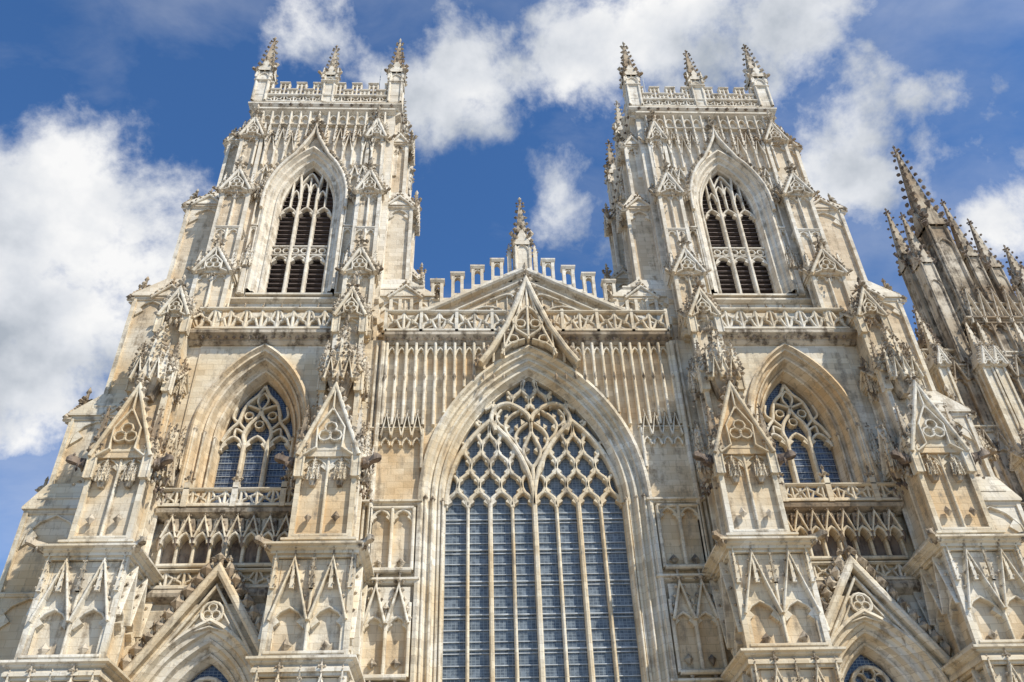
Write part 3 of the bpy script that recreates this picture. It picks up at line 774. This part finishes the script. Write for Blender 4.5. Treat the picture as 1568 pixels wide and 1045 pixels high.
for i in range(9):
    gable(M,34.9+i*1.05,.5,42.0,45.4,5.1,5.4,.14,4,.24,False,False)
for x in (30.4,33.7,34.6,37.5,40.5): 
    M.push(Matrix.Translation((x,5.6,0)));stage(M,-.5,.5,-1.2,.5,20,30,(-.4,.4,-.8),1,gh=1.2,slope=1.2,ringp=.1,tiers=2);stage(M,-.4,.4,-.8,.5,30.4,38,(-.3,.3,-.3),1,gh=1.2,slope=1.2,ringp=.1,tiers=2);gargoyle(M,0,-1.,29.8,.3,1.2,.7);M.spire(0,-.5,38.5,.7,3.5,5);canopy(M,0,-1.3,29.6,1.0,2);M.pop()
M.make('south_flank_turrets',root)

# ------------------------------------------------------------------ ground
M=B();M.add([(-3000,-3000,0),(3000,-3000,0),(3000,3000,0),(-3000,3000,0)],[(0,1,2,3)],0)
g=M.make('ground');g.data.materials.clear()
m,nt,b=new_mat('stone_paving');ge=N(nt,'ShaderNodeNewGeometry');br=N(nt,'ShaderNodeTexBrick')
br.inputs['Scale'].default_value=1.;br.inputs['Brick Width'].default_value=.9;br.inputs['Row Height'].default_value=.6;br.inputs['Mortar Size'].default_value=.01
br.inputs['Color1'].default_value=(.42,.38,.32,1);br.inputs['Color2'].default_value=(.33,.30,.26,1);br.inputs['Mortar'].default_value=(.15,.14,.12,1)
nt.links.new(ge.outputs['Position'],br.inputs['Vector']);nt.links.new(br.outputs[0],b.inputs['Base Color']);b.inputs['Roughness'].default_value=.85
g.data.materials.append(m)

# ------------------------------------------------------------------ sun + sky
az,el=radians(132),radians(46)
sv=Vector((sin(az)*cos(el),cos(az)*cos(el),sin(el)))
ld=bpy.data.lights.new('sun','SUN');ld.energy=5.0;ld.angle=radians(.5);ld.color=(1,.95,.86)
lo=bpy.data.objects.new('sun',ld);sc.collection.objects.link(lo);lo.rotation_euler=sv.to_track_quat('Z','Y').to_euler();lo.location=sv*200
w=bpy.data.worlds.new('World');sc.world=w;w.use_nodes=True;nt=w.node_tree;nt.nodes.clear()
out=nt.nodes.new('ShaderNodeOutputWorld');bg=nt.nodes.new('ShaderNodeBackground');nt.links.new(bg.outputs[0],out.inputs[0])
bg.inputs[1].default_value=.125
sky=nt.nodes.new('ShaderNodeTexSky');sky.sky_type='NISHITA';sky.sun_disc=False;sky.sun_elevation=el;sky.sun_rotation=az
sky.air_density=1.0;sky.dust_density=.4;sky.ozone_density=3.
tc=nt.nodes.new('ShaderNodeTexCoord');d=tc.outputs['Generated']
def MA(op,a,b=None,c=None):
    n=nt.nodes.new('ShaderNodeMath');n.operation=op
    for i,v in enumerate((a,b,c)):
        if v is None: continue
        if hasattr(v,'links'): nt.links.new(v,n.inputs[i])
        else: n.inputs[i].default_value=v
    return n.outputs[0]
wn=N(nt,'ShaderNodeTexNoise',Scale=4.,Detail=2.);nt.links.new(d,wn.inputs['Vector'])
wa=nt.nodes.new('ShaderNodeVectorMath');wa.operation='MULTIPLY_ADD';nt.links.new(wn.outputs['Color'],wa.inputs[0]);wa.inputs[1].default_value=(.1,.1,.1);wa.inputs[2].default_value=(-.05,-.05,-.05)
wb=nt.nodes.new('ShaderNodeVectorMath');wb.operation='ADD';nt.links.new(d,wb.inputs[0]);nt.links.new(wa.outputs[0],wb.inputs[1])
blobs=[((-.46,.73,.72),.11),((-.35,.74,.70),.08),((-.545,.77,.68),.14),((-.53,.845,.579),.10),((-.10,.615,.845),.075),((-.03,.604,.857),.08),((-.178,.573,.909),.05),
((.131,.567,.895),.08),((.251,.553,.904),.10),((.378,.549,.900),.085),((.453,.588,.845),.045),((.093,.688,.741),.075),((.461,.647,.767),.085),((.401,.631,.793),.04),((.521,.617,.802),.05),((.611,.692,.698),.055),((.14,.72,.70),.05)]
fld=None
for c,r in blobs:
    c=Vector(c).normalized()
    dn=nt.nodes.new('ShaderNodeVectorMath');dn.operation='DISTANCE';nt.links.new(wb.outputs[0],dn.inputs[0]);dn.inputs[1].default_value=c
    v=MA('MULTIPLY',MA('SUBTRACT',r*1.12,dn.outputs['Value']),8.)
    fld=v if fld is None else MA('MAXIMUM',fld,v)
fld=MA('MINIMUM',MA('MAXIMUM',fld,-.62),.7)
n1=N(nt,'ShaderNodeTexNoise',Scale=8.,Detail=9.,Roughness=.62,Distortion=.1);nt.links.new(d,n1.inputs['Vector'])
dens=MA('ADD',fld,MA('MULTIPLY',MA('SUBTRACT',n1.outputs[0],.5),2.6))
mr=nt.nodes.new('ShaderNodeMapRange');mr.interpolation_type='SMOOTHSTEP';nt.links.new(dens,mr.inputs[0]);mr.inputs[1].default_value=.0;mr.inputs[2].default_value=.6
mp=N(nt,'ShaderNodeMapping');mp.inputs['Scale'].default_value=(2,4,5);nt.links.new(wb.outputs[0],mp.inputs[0])
n2=N(nt,'ShaderNodeTexNoise',Scale=1.,Detail=7.,Roughness=.6);nt.links.new(mp.outputs[0],n2.inputs['Vector'])
veil=MA('MULTIPLY',ramp(nt,n2.outputs[0],[(.43,(0,0,0)),(.75,(1,1,1))]),.4)
mask=MA('MAXIMUM',mr.outputs[0],veil)
n3=N(nt,'ShaderNodeTexNoise',Scale=6.,Detail=6.,Roughness=.55);
off=nt.nodes.new('ShaderNodeVectorMath');off.operation='ADD';nt.links.new(d,off.inputs[0]);off.inputs[1].default_value=(.3,.1,-.06);nt.links.new(off.outputs[0],n3.inputs['Vector'])
cc=ramp(nt,n3.outputs[0],[(.36,(.45,.50,.57)),(.5,(.76,.79,.84)),(.62,(1,1,1))])
cs=nt.nodes.new('ShaderNodeVectorMath');cs.operation='SCALE';nt.links.new(cc,cs.inputs[0]);cs.inputs['Scale'].default_value=7.6
skc=mix(nt,sky.outputs[0],(.62,.98,1.32),1.,'MULTIPLY')
fc=mix(nt,skc,cs.outputs[0],mask)
nt.links.new(fc,bg.inputs[0])

# ------------------------------------------------------------------ camera
cam=bpy.data.cameras.new('camera');co=bpy.data.objects.new('camera',cam);sc.collection.objects.link(co);sc.camera=co
yaw,pitch,roll=radians(3.142),radians(37.594),radians(-1.948)
fw=Vector((sin(yaw)*cos(pitch),cos(yaw)*cos(pitch),sin(pitch)));r=Vector((cos(yaw),-sin(yaw),0));u=r.cross(fw)
r2=cos(roll)*r+sin(roll)*u;u2=-sin(roll)*r+cos(roll)*u
Mx=Matrix((r2,u2,-fw)).transposed().to_4x4();Mx.translation=(-3.504,-45,1.6);co.matrix_world=Mx
cam.sensor_width=36;cam.lens=1330/1568*36;cam.clip_end=6000;cam.clip_start=.1
sc.view_settings.view_transform='Standard';sc.view_settings.look='None';sc.view_settings.exposure=0
